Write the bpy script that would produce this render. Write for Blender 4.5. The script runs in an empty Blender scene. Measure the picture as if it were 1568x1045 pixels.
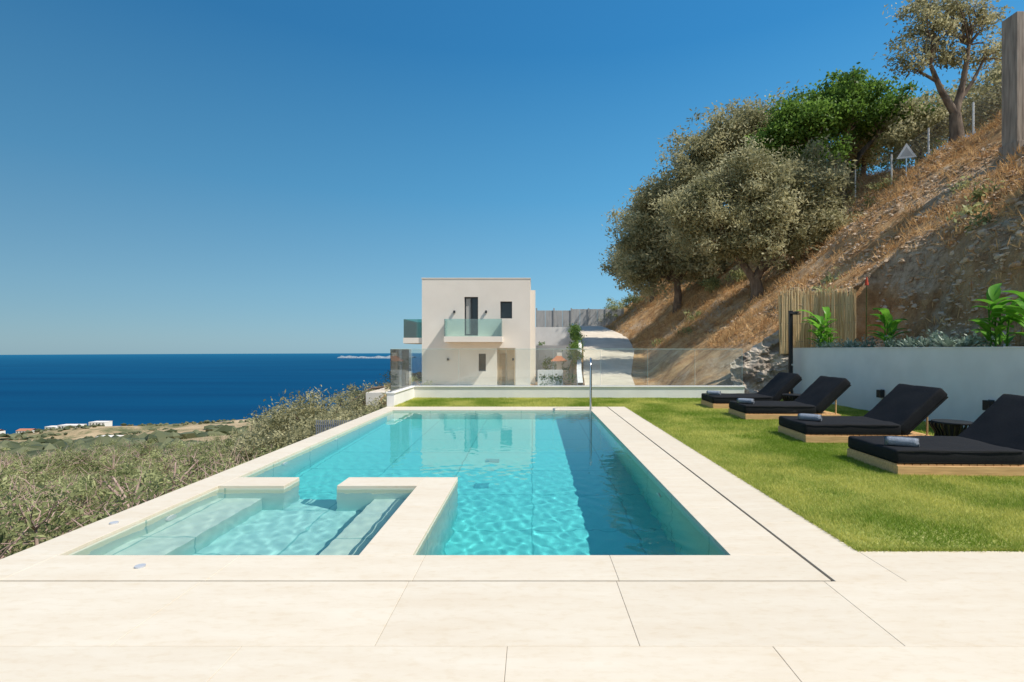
import bpy, math, random
import numpy as np
from mathutils import Vector, Matrix, Euler
rng = np.random.default_rng(7)
random.seed(7)
SC = bpy.context.scene
COL = SC.collection

# ------------------------------------------------------------------ node helpers
def newmat(name):
    m = bpy.data.materials.new(name); m.use_nodes = True
    nt = m.node_tree
    for n in list(nt.nodes): nt.nodes.remove(n)
    out = nt.nodes.new('ShaderNodeOutputMaterial')
    return m, nt, out
def N(nt, t, **kw):
    n = nt.nodes.new(t)
    for k, v in kw.items():
        if k in n.inputs.keys(): n.inputs[k].default_value = v
        else: setattr(n, k, v)
    return n
def L(nt, a, b): nt.links.new(a, b)
def c4(c): return (c[0], c[1], c[2], 1.0)
def simple(name, c1, c2=None, scale=5.0, rough=0.6, bump=0.0, bscale=None, spec=0.4, metal=0.0, detail=6, stretch=None, lo=0.35, hi=0.65):
    m, nt, out = newmat(name)
    p = N(nt, 'ShaderNodeBsdfPrincipled'); p.inputs['Roughness'].default_value = rough
    p.inputs['Specular IOR Level'].default_value = spec; p.inputs['Metallic'].default_value = metal
    L(nt, p.outputs[0], out.inputs[0])
    tc = N(nt, 'ShaderNodeTexCoord'); src = tc.outputs['Object']
    if stretch:
        mp = N(nt, 'ShaderNodeMapping'); mp.inputs['Scale'].default_value = stretch
        L(nt, src, mp.inputs[0]); src = mp.outputs[0]
    if c2 is None:
        c2 = tuple(x*0.88 for x in c1)
    no = N(nt, 'ShaderNodeTexNoise'); no.inputs['Scale'].default_value = scale; no.inputs['Detail'].default_value = detail
    L(nt, src, no.inputs[0])
    r = N(nt, 'ShaderNodeValToRGB'); r.color_ramp.elements[0].position = lo; r.color_ramp.elements[1].position = hi
    r.color_ramp.elements[0].color = c4(c2); r.color_ramp.elements[1].color = c4(c1)
    L(nt, no.outputs[0], r.inputs[0]); L(nt, r.outputs[0], p.inputs['Base Color'])
    if bump:
        n2 = N(nt, 'ShaderNodeTexNoise'); n2.inputs['Scale'].default_value = bscale or scale*6; n2.inputs['Detail'].default_value = 6
        L(nt, src, n2.inputs[0])
        b = N(nt, 'ShaderNodeBump'); b.inputs['Strength'].default_value = bump; b.inputs['Distance'].default_value = 0.02
        L(nt, n2.outputs[0], b.inputs['Height']); L(nt, b.outputs[0], p.inputs['Normal'])
    return m
def leafmat(name, dark, light, trans=0.25, rough=0.55):
    m, nt, out = newmat(name)
    at = N(nt, 'ShaderNodeAttribute'); at.attribute_name = 'var'
    r = N(nt, 'ShaderNodeValToRGB')
    r.color_ramp.elements[0].color = c4(dark); r.color_ramp.elements[1].color = c4(light)
    L(nt, at.outputs['Fac'], r.inputs[0])
    p = N(nt, 'ShaderNodeBsdfPrincipled'); p.inputs['Roughness'].default_value = rough; p.inputs['Specular IOR Level'].default_value = 0.25
    t = N(nt, 'ShaderNodeBsdfTranslucent')
    L(nt, r.outputs[0], p.inputs['Base Color']); L(nt, r.outputs[0], t.inputs[0])
    mx = N(nt, 'ShaderNodeMixShader'); mx.inputs[0].default_value = trans
    L(nt, p.outputs[0], mx.inputs[1]); L(nt, t.outputs[0], mx.inputs[2]); L(nt, mx.outputs[0], out.inputs[0])
    return m

# ------------------------------------------------------------------ mesh helpers
def link(ob, parent=None):
    COL.objects.link(ob)
    if parent is not None: ob.parent = parent
    return ob
def empty(name, loc=(0,0,0), rz=0.0):
    e = bpy.data.objects.new(name, None); e.location = loc; e.rotation_euler = (0,0,rz); e.empty_display_size = .2
    return link(e)
def mesh_np(name, V, F, mats, parent=None, var=None, smooth=False, matidx=None):
    V = np.asarray(V, dtype=np.float32).reshape(-1,3); F = np.asarray(F, dtype=np.int32)
    me = bpy.data.meshes.new(name); k = F.shape[1]
    me.vertices.add(len(V)); me.vertices.foreach_set('co', V.ravel())
    me.loops.add(F.size); me.loops.foreach_set('vertex_index', F.ravel())
    me.polygons.add(len(F)); me.polygons.foreach_set('loop_start', np.arange(0, F.size, k, dtype=np.int32))
    me.polygons.foreach_set('loop_total', np.full(len(F), k, dtype=np.int32))
    if matidx is not None: me.polygons.foreach_set('material_index', np.asarray(matidx, dtype=np.int32))
    me.polygons.foreach_set('use_smooth', np.full(len(F), bool(smooth)))
    if var is not None:
        a = me.attributes.new('var', 'FLOAT', 'FACE'); a.data.foreach_set('value', np.asarray(var, dtype=np.float32))
    me.update(calc_edges=True); me.validate()
    if not isinstance(mats, (list, tuple)): mats = [mats]
    for m in mats: me.materials.append(m)
    return link(bpy.data.objects.new(name, me), parent)
BF = np.array([[0,3,2,1],[4,5,6,7],[0,1,5,4],[1,2,6,5],[2,3,7,6],[3,0,4,7]])
def bv(b):
    x0,x1,y0,y1,z0,z1 = b
    return [(x0,y0,z0),(x1,y0,z0),(x1,y1,z0),(x0,y1,z0),(x0,y0,z1),(x1,y0,z1),(x1,y1,z1),(x0,y1,z1)]
def boxes(name, bl, mat, parent=None, bevel=0.0, seg=2):
    V=[];F=[]
    for i,b in enumerate(bl):
        V += bv(b); F.append(BF+8*i)
    ob = mesh_np(name, V, np.concatenate(F), mat, parent)
    if bevel:
        m = ob.modifiers.new('bev','BEVEL'); m.width = bevel; m.segments = seg; m.limit_method='ANGLE'
    return ob
def box(name, x0,x1,y0,y1,z0,z1, mat, parent=None, bevel=0.0, seg=2):
    return boxes(name, [(x0,x1,y0,y1,z0,z1)], mat, parent, bevel, seg)
class Tubes:
    def __init__(s, seg=7): s.V=[]; s.F=[]; s.seg=seg; s.n=0
    def add(s, pts, rad):
        pts=[Vector(p) for p in pts]; k=s.seg
        for i,p in enumerate(pts):
            d=(pts[min(i+1,len(pts)-1)]-pts[max(i-1,0)]).normalized()
            a=d.cross(Vector((0,0,1)) if abs(d.z)<.9 else Vector((1,0,0))).normalized(); b=d.cross(a)
            for j in range(k):
                t=2*math.pi*j/k; s.V.append(p+(a*math.cos(t)+b*math.sin(t))*rad[i])
        for i in range(len(pts)-1):
            o=s.n+i*k
            for j in range(k): s.F.append((o+j,o+(j+1)%k,o+k+(j+1)%k,o+k+j))
        s.n+=len(pts)*k
    def make(s,name,mat,parent=None):
        return mesh_np(name,[tuple(v) for v in s.V],s.F,mat,parent,smooth=True)
def cyl(name, c, r, h, mat, parent=None, r2=None, seg=24, rot=None, bevel=0):
    import bmesh
    me=bpy.data.meshes.new(name); bm=bmesh.new()
    bmesh.ops.create_cone(bm,cap_ends=True,segments=seg,radius1=r,radius2=r if r2 is None else r2,depth=h)
    bm.to_mesh(me); bm.free(); me.materials.append(mat)
    ob=bpy.data.objects.new(name,me); ob.location=c
    if rot: ob.rotation_euler=rot
    link(ob,parent)
    if bevel:
        m=ob.modifiers.new('b','BEVEL'); m.width=bevel; m.segments=2; m.limit_method='ANGLE'
    return ob

# ------------------------------------------------------------------ numpy noise
_tab = np.random.default_rng(3).random((256,256))
def vn(x,y,s=0):
    x=np.asarray(x,float)+s*17.3; y=np.asarray(y,float)+s*9.1
    xi=np.floor(x).astype(int); yi=np.floor(y).astype(int); fx=x-xi; fy=y-yi
    fx=fx*fx*(3-2*fx); fy=fy*fy*(3-2*fy)
    a=_tab[xi&255,yi&255]; b=_tab[(xi+1)&255,yi&255]; c=_tab[xi&255,(yi+1)&255]; d=_tab[(xi+1)&255,(yi+1)&255]
    return (a*(1-fx)+b*fx)*(1-fy)+(c*(1-fx)+d*fx)*fy-0.5
def fbm(x,y,o=4,s=0):
    r=0;a=1
    for i in range(o):
        r=r+a*vn(x,y,s+i); x=np.asarray(x)*2.03; y=np.asarray(y)*2.03; a*=.5
    return r
def sst(a,b,x):
    t=np.clip((x-a)/(b-a),0,1); return t*t*(3-2*t)

# ------------------------------------------------------------------ materials
def limemat():
    m,nt,out=newmat('limestone_tile')
    tc=N(nt,'ShaderNodeTexCoord'); p=N(nt,'ShaderNodeBsdfPrincipled'); p.inputs['Roughness'].default_value=.6; p.inputs['Specular IOR Level'].default_value=.25
    def nz(sc,st,det=8):
        mp=N(nt,'ShaderNodeMapping'); mp.inputs['Scale'].default_value=st; L(nt,tc.outputs['Object'],mp.inputs[0])
        n=N(nt,'ShaderNodeTexNoise'); n.inputs['Scale'].default_value=sc; n.inputs['Detail'].default_value=det; n.inputs['Roughness'].default_value=.65; L(nt,mp.outputs[0],n.inputs[0]); return n.outputs[0]
    r=N(nt,'ShaderNodeValToRGB'); r.color_ramp.elements[0].position=.3; r.color_ramp.elements[1].position=.68
    r.color_ramp.elements[0].color=(.70,.60,.46,1); r.color_ramp.elements[1].color=(.755,.675,.545,1)
    L(nt,nz(1.2,(1,5,1)),r.inputs[0])
    r2=N(nt,'ShaderNodeValToRGB'); r2.color_ramp.elements[0].position=.35; r2.color_ramp.elements[1].position=.5
    r2.color_ramp.elements[0].color=(.955,.93,.89,1); r2.color_ramp.elements[1].color=(1,1,1,1)
    L(nt,nz(9,(1,2.6,1)),r2.inputs[0])
    at=N(nt,'ShaderNodeNewGeometry'); mr=N(nt,'ShaderNodeMapRange'); mr.inputs['To Min'].default_value=.95; mr.inputs['To Max'].default_value=1.0; L(nt,at.outputs['Random Per Island'],mr.inputs[0])
    mx=N(nt,'ShaderNodeMix',data_type='RGBA',blend_type='MULTIPLY'); mx.inputs['Factor'].default_value=1; L(nt,r.outputs[0],mx.inputs['A']); L(nt,r2.outputs[0],mx.inputs['B'])
    vm=N(nt,'ShaderNodeVectorMath',operation='SCALE'); L(nt,mx.outputs['Result'],vm.inputs[0]); L(nt,mr.outputs[0],vm.inputs['Scale'])
    L(nt,vm.outputs[0],p.inputs['Base Color']); L(nt,p.outputs[0],out.inputs[0]); return m
M_lime=limemat()
M_grout= simple('grout',(.36,.31,.24),rough=.9)
M_white= simple('white_render',(.84,.82,.78),(.78,.76,.72),scale=2,rough=.85,bump=.15,bscale=60,spec=.2)
M_housew= simple('house_render',(.80,.745,.665),(.76,.705,.625),scale=.8,rough=.9,spec=.1)
M_beige = simple('beige_render',(.64,.51,.35),(.58,.46,.31),scale=2,rough=.9)
M_slot = simple('drain_slot',(.04,.04,.04),rough=.8)
M_black= simple('black_fabric',(.012,.013,.016),(.008,.009,.011),scale=40,rough=.85,bump=.25,bscale=300,spec=.25)
M_blackp= simple('black_plastic',(.015,.015,.017),rough=.45)
M_dark = simple('dark_frame',(.03,.035,.04),rough=.4)
M_wood = simple('pine_wood',(.78,.48,.22),(.58,.34,.15),scale=3,rough=.6,stretch=(1,12,12),bump=.1)
M_steel= simple('stainless_steel',(.7,.7,.7),rough=.18,metal=1.0)
M_towel= simple('grey_towel',(.32,.36,.42),(.23,.26,.31),scale=30,rough=.95,bump=.7,bscale=160,spec=.1)
M_conc = simple('driveway_concrete',(.72,.63,.51),(.60,.52,.41),scale=1.2,rough=.9,bump=.2,bscale=20)
M_gconc= simple('grey_concrete',(.48,.48,.47),(.39,.39,.38),scale=1.5,rough=.9,stretch=(3,3,.6))
M_pillar= simple('weathered_wood',(.38,.32,.26),(.23,.19,.155),scale=2,rough=.9,stretch=(6,6,.6),bump=.4)
M_rock = simple('rock',(.56,.48,.39),(.20,.16,.125),scale=2.2,rough=.95,bump=1.0,bscale=9,lo=.4,hi=.62)
M_stone= simple('scree_stone',(.66,.52,.37),(.44,.30,.185),scale=.9,rough=.95,bump=.4,bscale=12)
M_bark = simple('bark',(.23,.17,.12),(.09,.064,.047),scale=5,rough=.95,bump=.8,bscale=14,stretch=(1,1,.3))
M_reed = leafmat('reed',(.54,.36,.17),(.92,.74,.45),trans=.15,rough=.7)
M_olive= leafmat('olive_leaf',(.16,.16,.065),(.66,.61,.36),trans=.45)
M_carob= leafmat('carob_leaf',(.055,.12,.02),(.26,.42,.075),trans=.45)
M_scrub= leafmat('scrub_leaf',(.115,.145,.045),(.60,.61,.29),trans=.42)
M_canna= leafmat('canna_leaf',(.08,.25,.02),(.25,.56,.06),trans=.45,rough=.35)
M_agave= leafmat('agave_leaf',(.14,.20,.14),(.32,.40,.31),trans=.1,rough=.5)
M_green= leafmat('garden_leaf',(.05,.12,.02),(.22,.34,.07),trans=.35)
M_dry  = leafmat('dry_grass',(.36,.18,.07),(.78,.54,.26),trans=.3,rough=.8)
M_blade= leafmat('grass_blade',(.21,.32,.03),(.64,.62,.17),trans=.4,rough=.6)
M_red  = simple('red',(.55,.06,.02),rough=.6)
M_tile = simple('roof_tile',(.50,.20,.11),rough=.9)
M_twig = simple('twig',(.46,.34,.28),(.31,.21,.17),scale=4,rough=.9)

def glassmat(name, tint, base=.04, haze=0.0):
    m, nt, out = newmat(name)
    tr=N(nt,'ShaderNodeBsdfTransparent'); tr.inputs[0].default_value=c4(tint)
    gl=N(nt,'ShaderNodeBsdfGlossy'); gl.inputs['Roughness'].default_value=.01; gl.inputs[0].default_value=(1,1,1,1)
    fr=N(nt,'ShaderNodeFresnel'); fr.inputs[0].default_value=1.5
    mx=N(nt,'ShaderNodeMixShader'); L(nt,fr.outputs[0],mx.inputs[0]); L(nt,tr.outputs[0],mx.inputs[1]); L(nt,gl.outputs[0],mx.inputs[2])
    if haze:
        df=N(nt,'ShaderNodeBsdfDiffuse'); df.inputs[0].default_value=(.8,.85,.83,1)
        m2=N(nt,'ShaderNodeMixShader'); m2.inputs[0].default_value=haze
        L(nt,mx.outputs[0],m2.inputs[1]); L(nt,df.outputs[0],m2.inputs[2]); L(nt,m2.outputs[0],out.inputs[0])
    else: L(nt,mx.outputs[0],out.inputs[0])
    return m
M_glass = glassmat('clear_glass',(.93,.96,.95),haze=.045)
M_gedge = simple('glass_edge',(.50,.66,.62),rough=.2)
M_tglass= glassmat('teal_glass',(.72,.88,.86),haze=.08)
def windowmat():
    m,nt,out=newmat('window_glass')
    p=N(nt,'ShaderNodeBsdfPrincipled'); p.inputs['Base Color'].default_value=(.02,.03,.035,1); p.inputs['Roughness'].default_value=.05
    L(nt,p.outputs[0],out.inputs[0]); return m
M_win=windowmat()

def pooltile(name, floor=True):
    m,nt,out=newmat(name)
    tc=N(nt,'ShaderNodeTexCoord')
    p=N(nt,'ShaderNodeBsdfPrincipled'); p.inputs['Roughness'].default_value=.6; p.inputs['Specular IOR Level'].default_value=.2
    s=N(nt,'ShaderNodeSeparateXYZ'); L(nt,tc.outputs['Object'],s.inputs[0])
    br=N(nt,'ShaderNodeTexBrick'); br.inputs['Scale'].default_value=1.0
    br.inputs['Brick Width'].default_value=1.2; br.inputs['Row Height'].default_value=1.2; br.offset=0
    br.inputs['Mortar Size'].default_value=.012; br.inputs['Color1'].default_value=(1,1,1,1); br.inputs['Color2'].default_value=(.93,.96,.96,1)
    br.inputs['Mortar'].default_value=(.55,.72,.73,1)
    if floor: L(nt,tc.outputs['Object'],br.inputs[0])
    else:
        a=N(nt,'ShaderNodeMath',operation='ADD'); L(nt,s.outputs[0],a.inputs[0]); L(nt,s.outputs[1],a.inputs[1])
        cb=N(nt,'ShaderNodeCombineXYZ'); L(nt,a.outputs[0],cb.inputs[0]); L(nt,s.outputs[2],cb.inputs[1]); L(nt,cb.outputs[0],br.inputs[0])
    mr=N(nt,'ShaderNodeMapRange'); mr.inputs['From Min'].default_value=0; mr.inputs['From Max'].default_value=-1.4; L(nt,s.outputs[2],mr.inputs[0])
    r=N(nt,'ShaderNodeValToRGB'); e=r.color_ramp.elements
    st=[(0,(.72,.70,.58)),(.1,(.62,.69,.58)),(.3,(.58,.73,.62)),(.6,(.38,.71,.66)),(1,(.125,.66,.64))]  # light absorption by the water painted into the tile colour, turquoise with depth
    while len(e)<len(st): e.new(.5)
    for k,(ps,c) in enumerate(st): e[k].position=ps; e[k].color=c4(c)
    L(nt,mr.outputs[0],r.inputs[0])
    mx=N(nt,'ShaderNodeMix',data_type='RGBA',blend_type='MULTIPLY'); mx.inputs['Factor'].default_value=1
    L(nt,r.outputs[0],mx.inputs['A']); L(nt,br.outputs[0],mx.inputs['B'])
    L(nt,mx.outputs['Result'],p.inputs['Base Color']); L(nt,p.outputs[0],out.inputs[0]); return m
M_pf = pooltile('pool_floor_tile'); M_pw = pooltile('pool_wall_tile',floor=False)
def watermat():
    m,nt,out=newmat('pool_water')
    g=N(nt,'ShaderNodeBsdfGlass'); g.inputs['IOR'].default_value=1.33; g.inputs['Roughness'].default_value=0.0; g.inputs['Color'].default_value=(.98,1,1,1)
    L(nt,g.outputs[0],out.inputs['Surface']); return m
M_water=watermat()

# ------------------------------------------------------------------ terrain
def g_of(Y): return np.interp(Y,[30,36,45,55,65],[0,.6,1.0,2.5,3.0])
RY=[14,20,24,28,36,45,55,62]; RZ=[-.65,-.6,-.4,.1,1.5,2.65,4.0,4.2]
RXL=[2.2,2.3,2.5,2.8,3.6,4.3,4.5,3.6]; RXR=[4.6,4.7,4.9,5.4,7.2,8.3,7.4,6.5]
def hill(X,Y):
    S=2.8+.8*(np.minimum(X,21.5)-9.7)+.08*np.maximum(X-21.5,0)+g_of(Y)
    S=S-.6*np.maximum(Y-62,0)
    S=S+.75*fbm(X/3.1,Y/3.1,5)+.9*fbm(X/9,Y/9,2,5)*sst(11,15,X)
    return S
def terr(X,Y):
    X=np.asarray(X,float);Y=np.asarray(Y,float)
    d=np.hypot(X,Y)
    left=-3-.11*np.maximum(Y,-60)+.06*np.minimum(X,0)+np.minimum(d*.03,10)*fbm(X/130,Y/130,4,9)*sst(60,200,d)*1.6+.4*fbm(X/4,Y/4,3,2)
    rz=np.interp(Y,RY,RZ); xe=np.interp(Y,RY,RXL)
    t=sst(-.9,-.1,X-xe)
    yard=-.85*(1-t)+rz*t
    xl=np.interp(Y,[16,26,29],[-4.3,-4.6,-9.3])
    pm=sst(-1.6,0,X-xl)*(1-sst(58,75,Y))*(Y>=16.85)
    base=left*(1-pm)+yard*pm
    H=hill(X,Y)
    near=(Y<17.6)
    xp=np.interp(Y,[9,13,14.5],[9.7,10.0,10.9])
    f=sst(0,1.6,X-xp)**.8
    Hn=np.where(X<8.8,-99,(1.5+.05*fbm(X*2,Y*2,2))*(1-f)+(H+.5*fbm(X*1.1,Y*1.1,4,12))*f)
    H=np.where(near,Hn,H)
    return np.maximum(base,H)
def axis(a,b,step,lo,hi,r=1.09):
    mid=list(np.arange(a,b+1e-6,step)); s=step; x=b; up=[]
    while x<hi: s*=r; x+=s; up.append(x)
    s=step; x=a; dn=[]
    while x>lo: s*=r; x-=s; dn.append(x)
    return np.array(dn[::-1]+mid+up)
ax=axis(-22,28,.20,-1700,900,1.07); ay=axis(-6,66,.22,-400,1500,1.06)
GX,GY=np.meshgrid(ax,ay); GZ=terr(GX,GY)
nx=len(ax);ny=len(ay)
i=np.arange((ny-1)*(nx-1)); r_=i//(nx-1); c_=i%(nx-1); o=r_*nx+c_
F=np.stack([o,o+1,o+nx+1,o+nx],1)
def terrmat():
    m,nt,out=newmat('terrain_ground')
    tc=N(nt,'ShaderNodeTexCoord'); P=tc.outputs['Object']
    def noise(sc,det=8,ro=.6,st=None):
        n=N(nt,'ShaderNodeTexNoise'); n.inputs['Scale'].default_value=sc; n.inputs['Detail'].default_value=det; n.inputs['Roughness'].default_value=ro
        L(nt,P,n.inputs[0])
        return n.outputs[0]
    def ramp(src,els):
        r=N(nt,'ShaderNodeValToRGB'); e=r.color_ramp.elements
        while len(e)<len(els): e.new(.5)
        for k,(pos,c) in enumerate(els): e[k].position=pos; e[k].color=c4(c)
        L(nt,src,r.inputs[0]); return r.outputs[0]
    soil=ramp(noise(1.1,10,.75),[(.32,(.23,.11,.045)),(.45,(.49,.27,.12)),(.55,(.68,.42,.20)),(.68,(.79,.57,.33))])
    scree=ramp(noise(3.0,12,.85),[(.38,(.24,.15,.09)),(.5,(.62,.45,.285)),(.62,(.80,.65,.47))])
    mask=ramp(noise(.20,6,.7),[(.52,(0,0,0)),(.62,(1,1,1))])
    mx=N(nt,'ShaderNodeMix',data_type='RGBA'); L(nt,mask,mx.inputs['Factor']); L(nt,soil,mx.inputs['A']); L(nt,scree,mx.inputs['B'])
    far=ramp(noise(.02,12,.75),[(.36,(.08,.10,.04)),(.45,(.19,.18,.09)),(.52,(.42,.31,.18)),(.66,(.58,.44,.27))])
    s=N(nt,'ShaderNodeSeparateXYZ'); L(nt,P,s.inputs[0])
    mr=N(nt,'ShaderNodeMapRange'); mr.inputs['From Min'].default_value=-5; mr.inputs['From Max'].default_value=-1; L(nt,s.outputs[2],mr.inputs[0])
    m2=N(nt,'ShaderNodeMix',data_type='RGBA'); L(nt,mr.outputs[0],m2.inputs['Factor']); L(nt,far,m2.inputs['A']); L(nt,mx.outputs['Result'],m2.inputs['B'])
    p=N(nt,'ShaderNodeBsdfPrincipled'); p.inputs['Roughness'].default_value=.95; p.inputs['Specular IOR Level'].default_value=.1
    L(nt,m2.outputs['Result'],p.inputs['Base Color'])
    b=N(nt,'ShaderNodeBump'); b.inputs['Strength'].default_value=1; b.inputs['Distance'].default_value=.2
    L(nt,noise(3.0,12,.8),b.inputs['Height']); L(nt,b.outputs[0],p.inputs['Normal'])
    L(nt,p.outputs[0],out.inputs[0]); return m
M_terr=terrmat()
mesh_np('terrain',np.stack([GX.ravel(),GY.ravel(),GZ.ravel()],1),F,M_terr,smooth=True)

# ------------------------------------------------------------------ sea
def seamat():
    m,nt,out=newmat('sea_water')
    tc=N(nt,'ShaderNodeTexCoord')
    mp=N(nt,'ShaderNodeMapping'); mp.inputs['Scale'].default_value=(.0006,.004,1); L(nt,tc.outputs['Object'],mp.inputs[0])
    n=N(nt,'ShaderNodeTexNoise'); n.inputs['Scale'].default_value=1; n.inputs['Detail'].default_value=8; L(nt,mp.outputs[0],n.inputs[0])
    r=N(nt,'ShaderNodeValToRGB'); r.color_ramp.elements[0].position=.3; r.color_ramp.elements[1].position=.7
    r.color_ramp.elements[0].color=(.0005,.046,.118,1); r.color_ramp.elements[1].color=(.001,.068,.155,1)
    L(nt,n.outputs[0],r.inputs[0])
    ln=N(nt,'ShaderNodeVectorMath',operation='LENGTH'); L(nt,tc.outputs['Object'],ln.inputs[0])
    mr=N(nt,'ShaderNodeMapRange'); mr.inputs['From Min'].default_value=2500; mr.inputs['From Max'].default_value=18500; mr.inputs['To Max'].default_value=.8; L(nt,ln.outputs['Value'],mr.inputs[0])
    mc=N(nt,'ShaderNodeMix',data_type='RGBA'); L(nt,mr.outputs[0],mc.inputs['Factor']); L(nt,r.outputs[0],mc.inputs['A']); mc.inputs['B'].default_value=(.014,.14,.25,1)  # distance haze painted into the sea colour, paler toward the horizon
    d=N(nt,'ShaderNodeBsdfDiffuse'); L(nt,mc.outputs['Result'],d.inputs[0])
    g=N(nt,'ShaderNodeBsdfGlossy'); g.inputs['Roughness'].default_value=.35
    mx=N(nt,'ShaderNodeMixShader'); mx.inputs[0].default_value=.04
    L(nt,d.outputs[0],mx.inputs[1]); L(nt,g.outputs[0],mx.inputs[2]); L(nt,mx.outputs[0],out.inputs[0]); return m
n=96; R=18500
V=[(0,0,-140)]+[(R*math.cos(2*math.pi*k/n),R*math.sin(2*math.pi*k/n),-140) for k in range(n)]
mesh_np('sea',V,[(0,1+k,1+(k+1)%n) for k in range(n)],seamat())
cape=[];cf=[]
K=60
for k in range(K+1):
    x=-3150+ k*1150/K; w=560*(k/K)**.7+20
    for j,(dy,zz) in enumerate([(-w,-141),(-w*.5,-134),(0,-118+44*float(fbm(k*.2,3,3))),(w*.6,-126),(w,-141)]):
        cape.append((x,8300+dy+120*float(fbm(k*.3,j,2)),zz))
for k in range(K):
    for j in range(4):
        a=k*5+j; cf.append((a,a+5,a+6,a+1))
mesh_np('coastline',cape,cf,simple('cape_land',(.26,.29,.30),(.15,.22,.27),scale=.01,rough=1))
bl=[]
for k in range(110):
    x=-3000+950*rng.random(); y=7950+300*rng.random(); s=8+14*rng.random()
    bl.append((x,x+s*1.6,y,y+s,-138,-132+14*rng.random()))
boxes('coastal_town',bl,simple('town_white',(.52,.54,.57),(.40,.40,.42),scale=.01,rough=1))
def valley_house(px_x,Y,w,h,d,roof=None):
    z=float(terr(px_x,Y)); z=max(z,-140)
    e=empty('valley_house',(px_x,Y,z))
    box('walls',-w/2,w/2,-d/2,d/2,-2,h,M_housew,e)
    if roof:
        V=[(-w/2-.4,-d/2-.4,h+.01),(w/2+.4,-d/2-.4,h+.01),(w/2+.4,d/2+.4,h+.01),(-w/2-.4,d/2+.4,h+.01),(-w/2-.4,0,h+2.2),(w/2+.4,0,h+2.2)]
        mesh_np('roof',V,[(0,1,5,4),(2,3,4,5)],M_tile,e)
    else: box('parapet',-w/2-.2,w/2+.2,-d/2-.2,d/2+.2,h+.01,h+.5,M_housew,e)
    k=max(2,int(w/4))
    boxes('windows',[(-w/2+w*(q+.35)/k,-w/2+w*(q+.65)/k,-d/2-.05,-d/2-.01,1,h-.8) for q in range(k)],M_win,e)
for (x,y,w,h,dd,ro) in [(-575,640,26,10,12,False),(-548,650,20,13,12,False),(-612,655,14,9,10,False),(-655,620,24,9,10,True),(-590,600,14,6,9,False),(-330,400,15,10,8,False),(-320,408,8,6,8,False),(-690,700,20,9,12,True),(-700,640,14,7,10,False)]:
    valley_house(x,y,w,h,dd,ro)

# ------------------------------------------------------------------ foliage tools
def leaves(C, lsz, wsz, up=.0, jit=.35):
    n=len(C); d=rng.normal(size=(n,3)); d[:,2]+=up; d/=np.linalg.norm(d,axis=1)[:,None]
    w=rng.normal(size=(n,3)); w-= (w*d).sum(1)[:,None]*d; w/=np.linalg.norm(w,axis=1)[:,None]
    l=(lsz*(1+jit*rng.normal(size=n)).clip(.4,1.8))[:,None]; ww=(wsz*(1+jit*rng.normal(size=n)).clip(.4,1.8))[:,None]
    V=np.stack([C,C+d*l*.5+w*ww*.5,C+d*l,C+d*l*.5-w*ww*.5],1)
    return V.reshape(-1,3)
def clumps(blobs, nclump, perc, cr, seed=0):
    P=[];Vv=[];CC=[]
    vol=np.array([b[3]*b[4]*b[5] for b in blobs])**.7; vol/=vol.sum()
    for b,f in zip(blobs,vol):
        k=max(4,int(nclump*f)); d=rng.normal(size=(k,3)); d/=np.linalg.norm(d,axis=1)[:,None]
        rad=(rng.random(k)**.45)[:,None]
        c=np.array(b[:3])+d*rad*np.array(b[3:6])*(1+.18*rng.normal(size=(k,1)))
        CC.append(c); tone=rng.random(k)*.7
        rr=cr*(.6+.9*rng.random(k))
        q=(perc*(.5+rng.random(k))).astype(int)
        idx=np.repeat(np.arange(k),q)
        pos=c[idx]+rng.normal(size=(len(idx),3))*rr[idx][:,None]*np.array([1,1,.7])*.6
        P.append(pos); Vv.append(np.clip(tone[idx]+.3*rng.random(len(idx)),0,1))
    return np.concatenate(P),np.concatenate(Vv),np.concatenate(CC)
def foliage(name,P,var,l,w,mat,parent,up=0):
    V=leaves(P,l,w,up); n=len(P)
    return mesh_np(name,V,np.arange(4*n).reshape(n,4),mat,parent,var=var)
def tree(name, base, blobs, trunk_r, forks, mat, nclump=160, perc=55, cr=.55, l=.20, w=.07, limb=30, up=0, lean=None):
    e=empty(name,base)
    P,v,C=clumps(blobs,nclump,perc,cr)
    foliage('crown',P,v,l,w,mat,e,up)
    T=Tubes(8)
    for f in forks:
        T.add([p[:3] for p in f],[p[3] for p in f])
    ends=[f[-1] for f in forks]
    sel=rng.choice(len(C),min(limb,len(C)),replace=False)
    for s in sel:
        c=Vector(C[s]); e0=min(ends,key=lambda q:(Vector(q[:3])-c).length); a=Vector(e0[:3])
        mid=(a+c)*.5+Vector(rng.normal(size=3)*.25)+Vector((0,0,.15))
        T.add([a,(a+mid)*.5+Vector(rng.normal(size=3)*.1),mid,(mid+c)*.5+Vector(rng.normal(size=3)*.12),c],[e0[3]*.6,e0[3]*.42,e0[3]*.3,e0[3]*.18,.01])
    T.make('trunk_and_limbs',M_bark,e)
    return e
def gz(x,y): return float(terr(x,y))-.1

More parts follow.
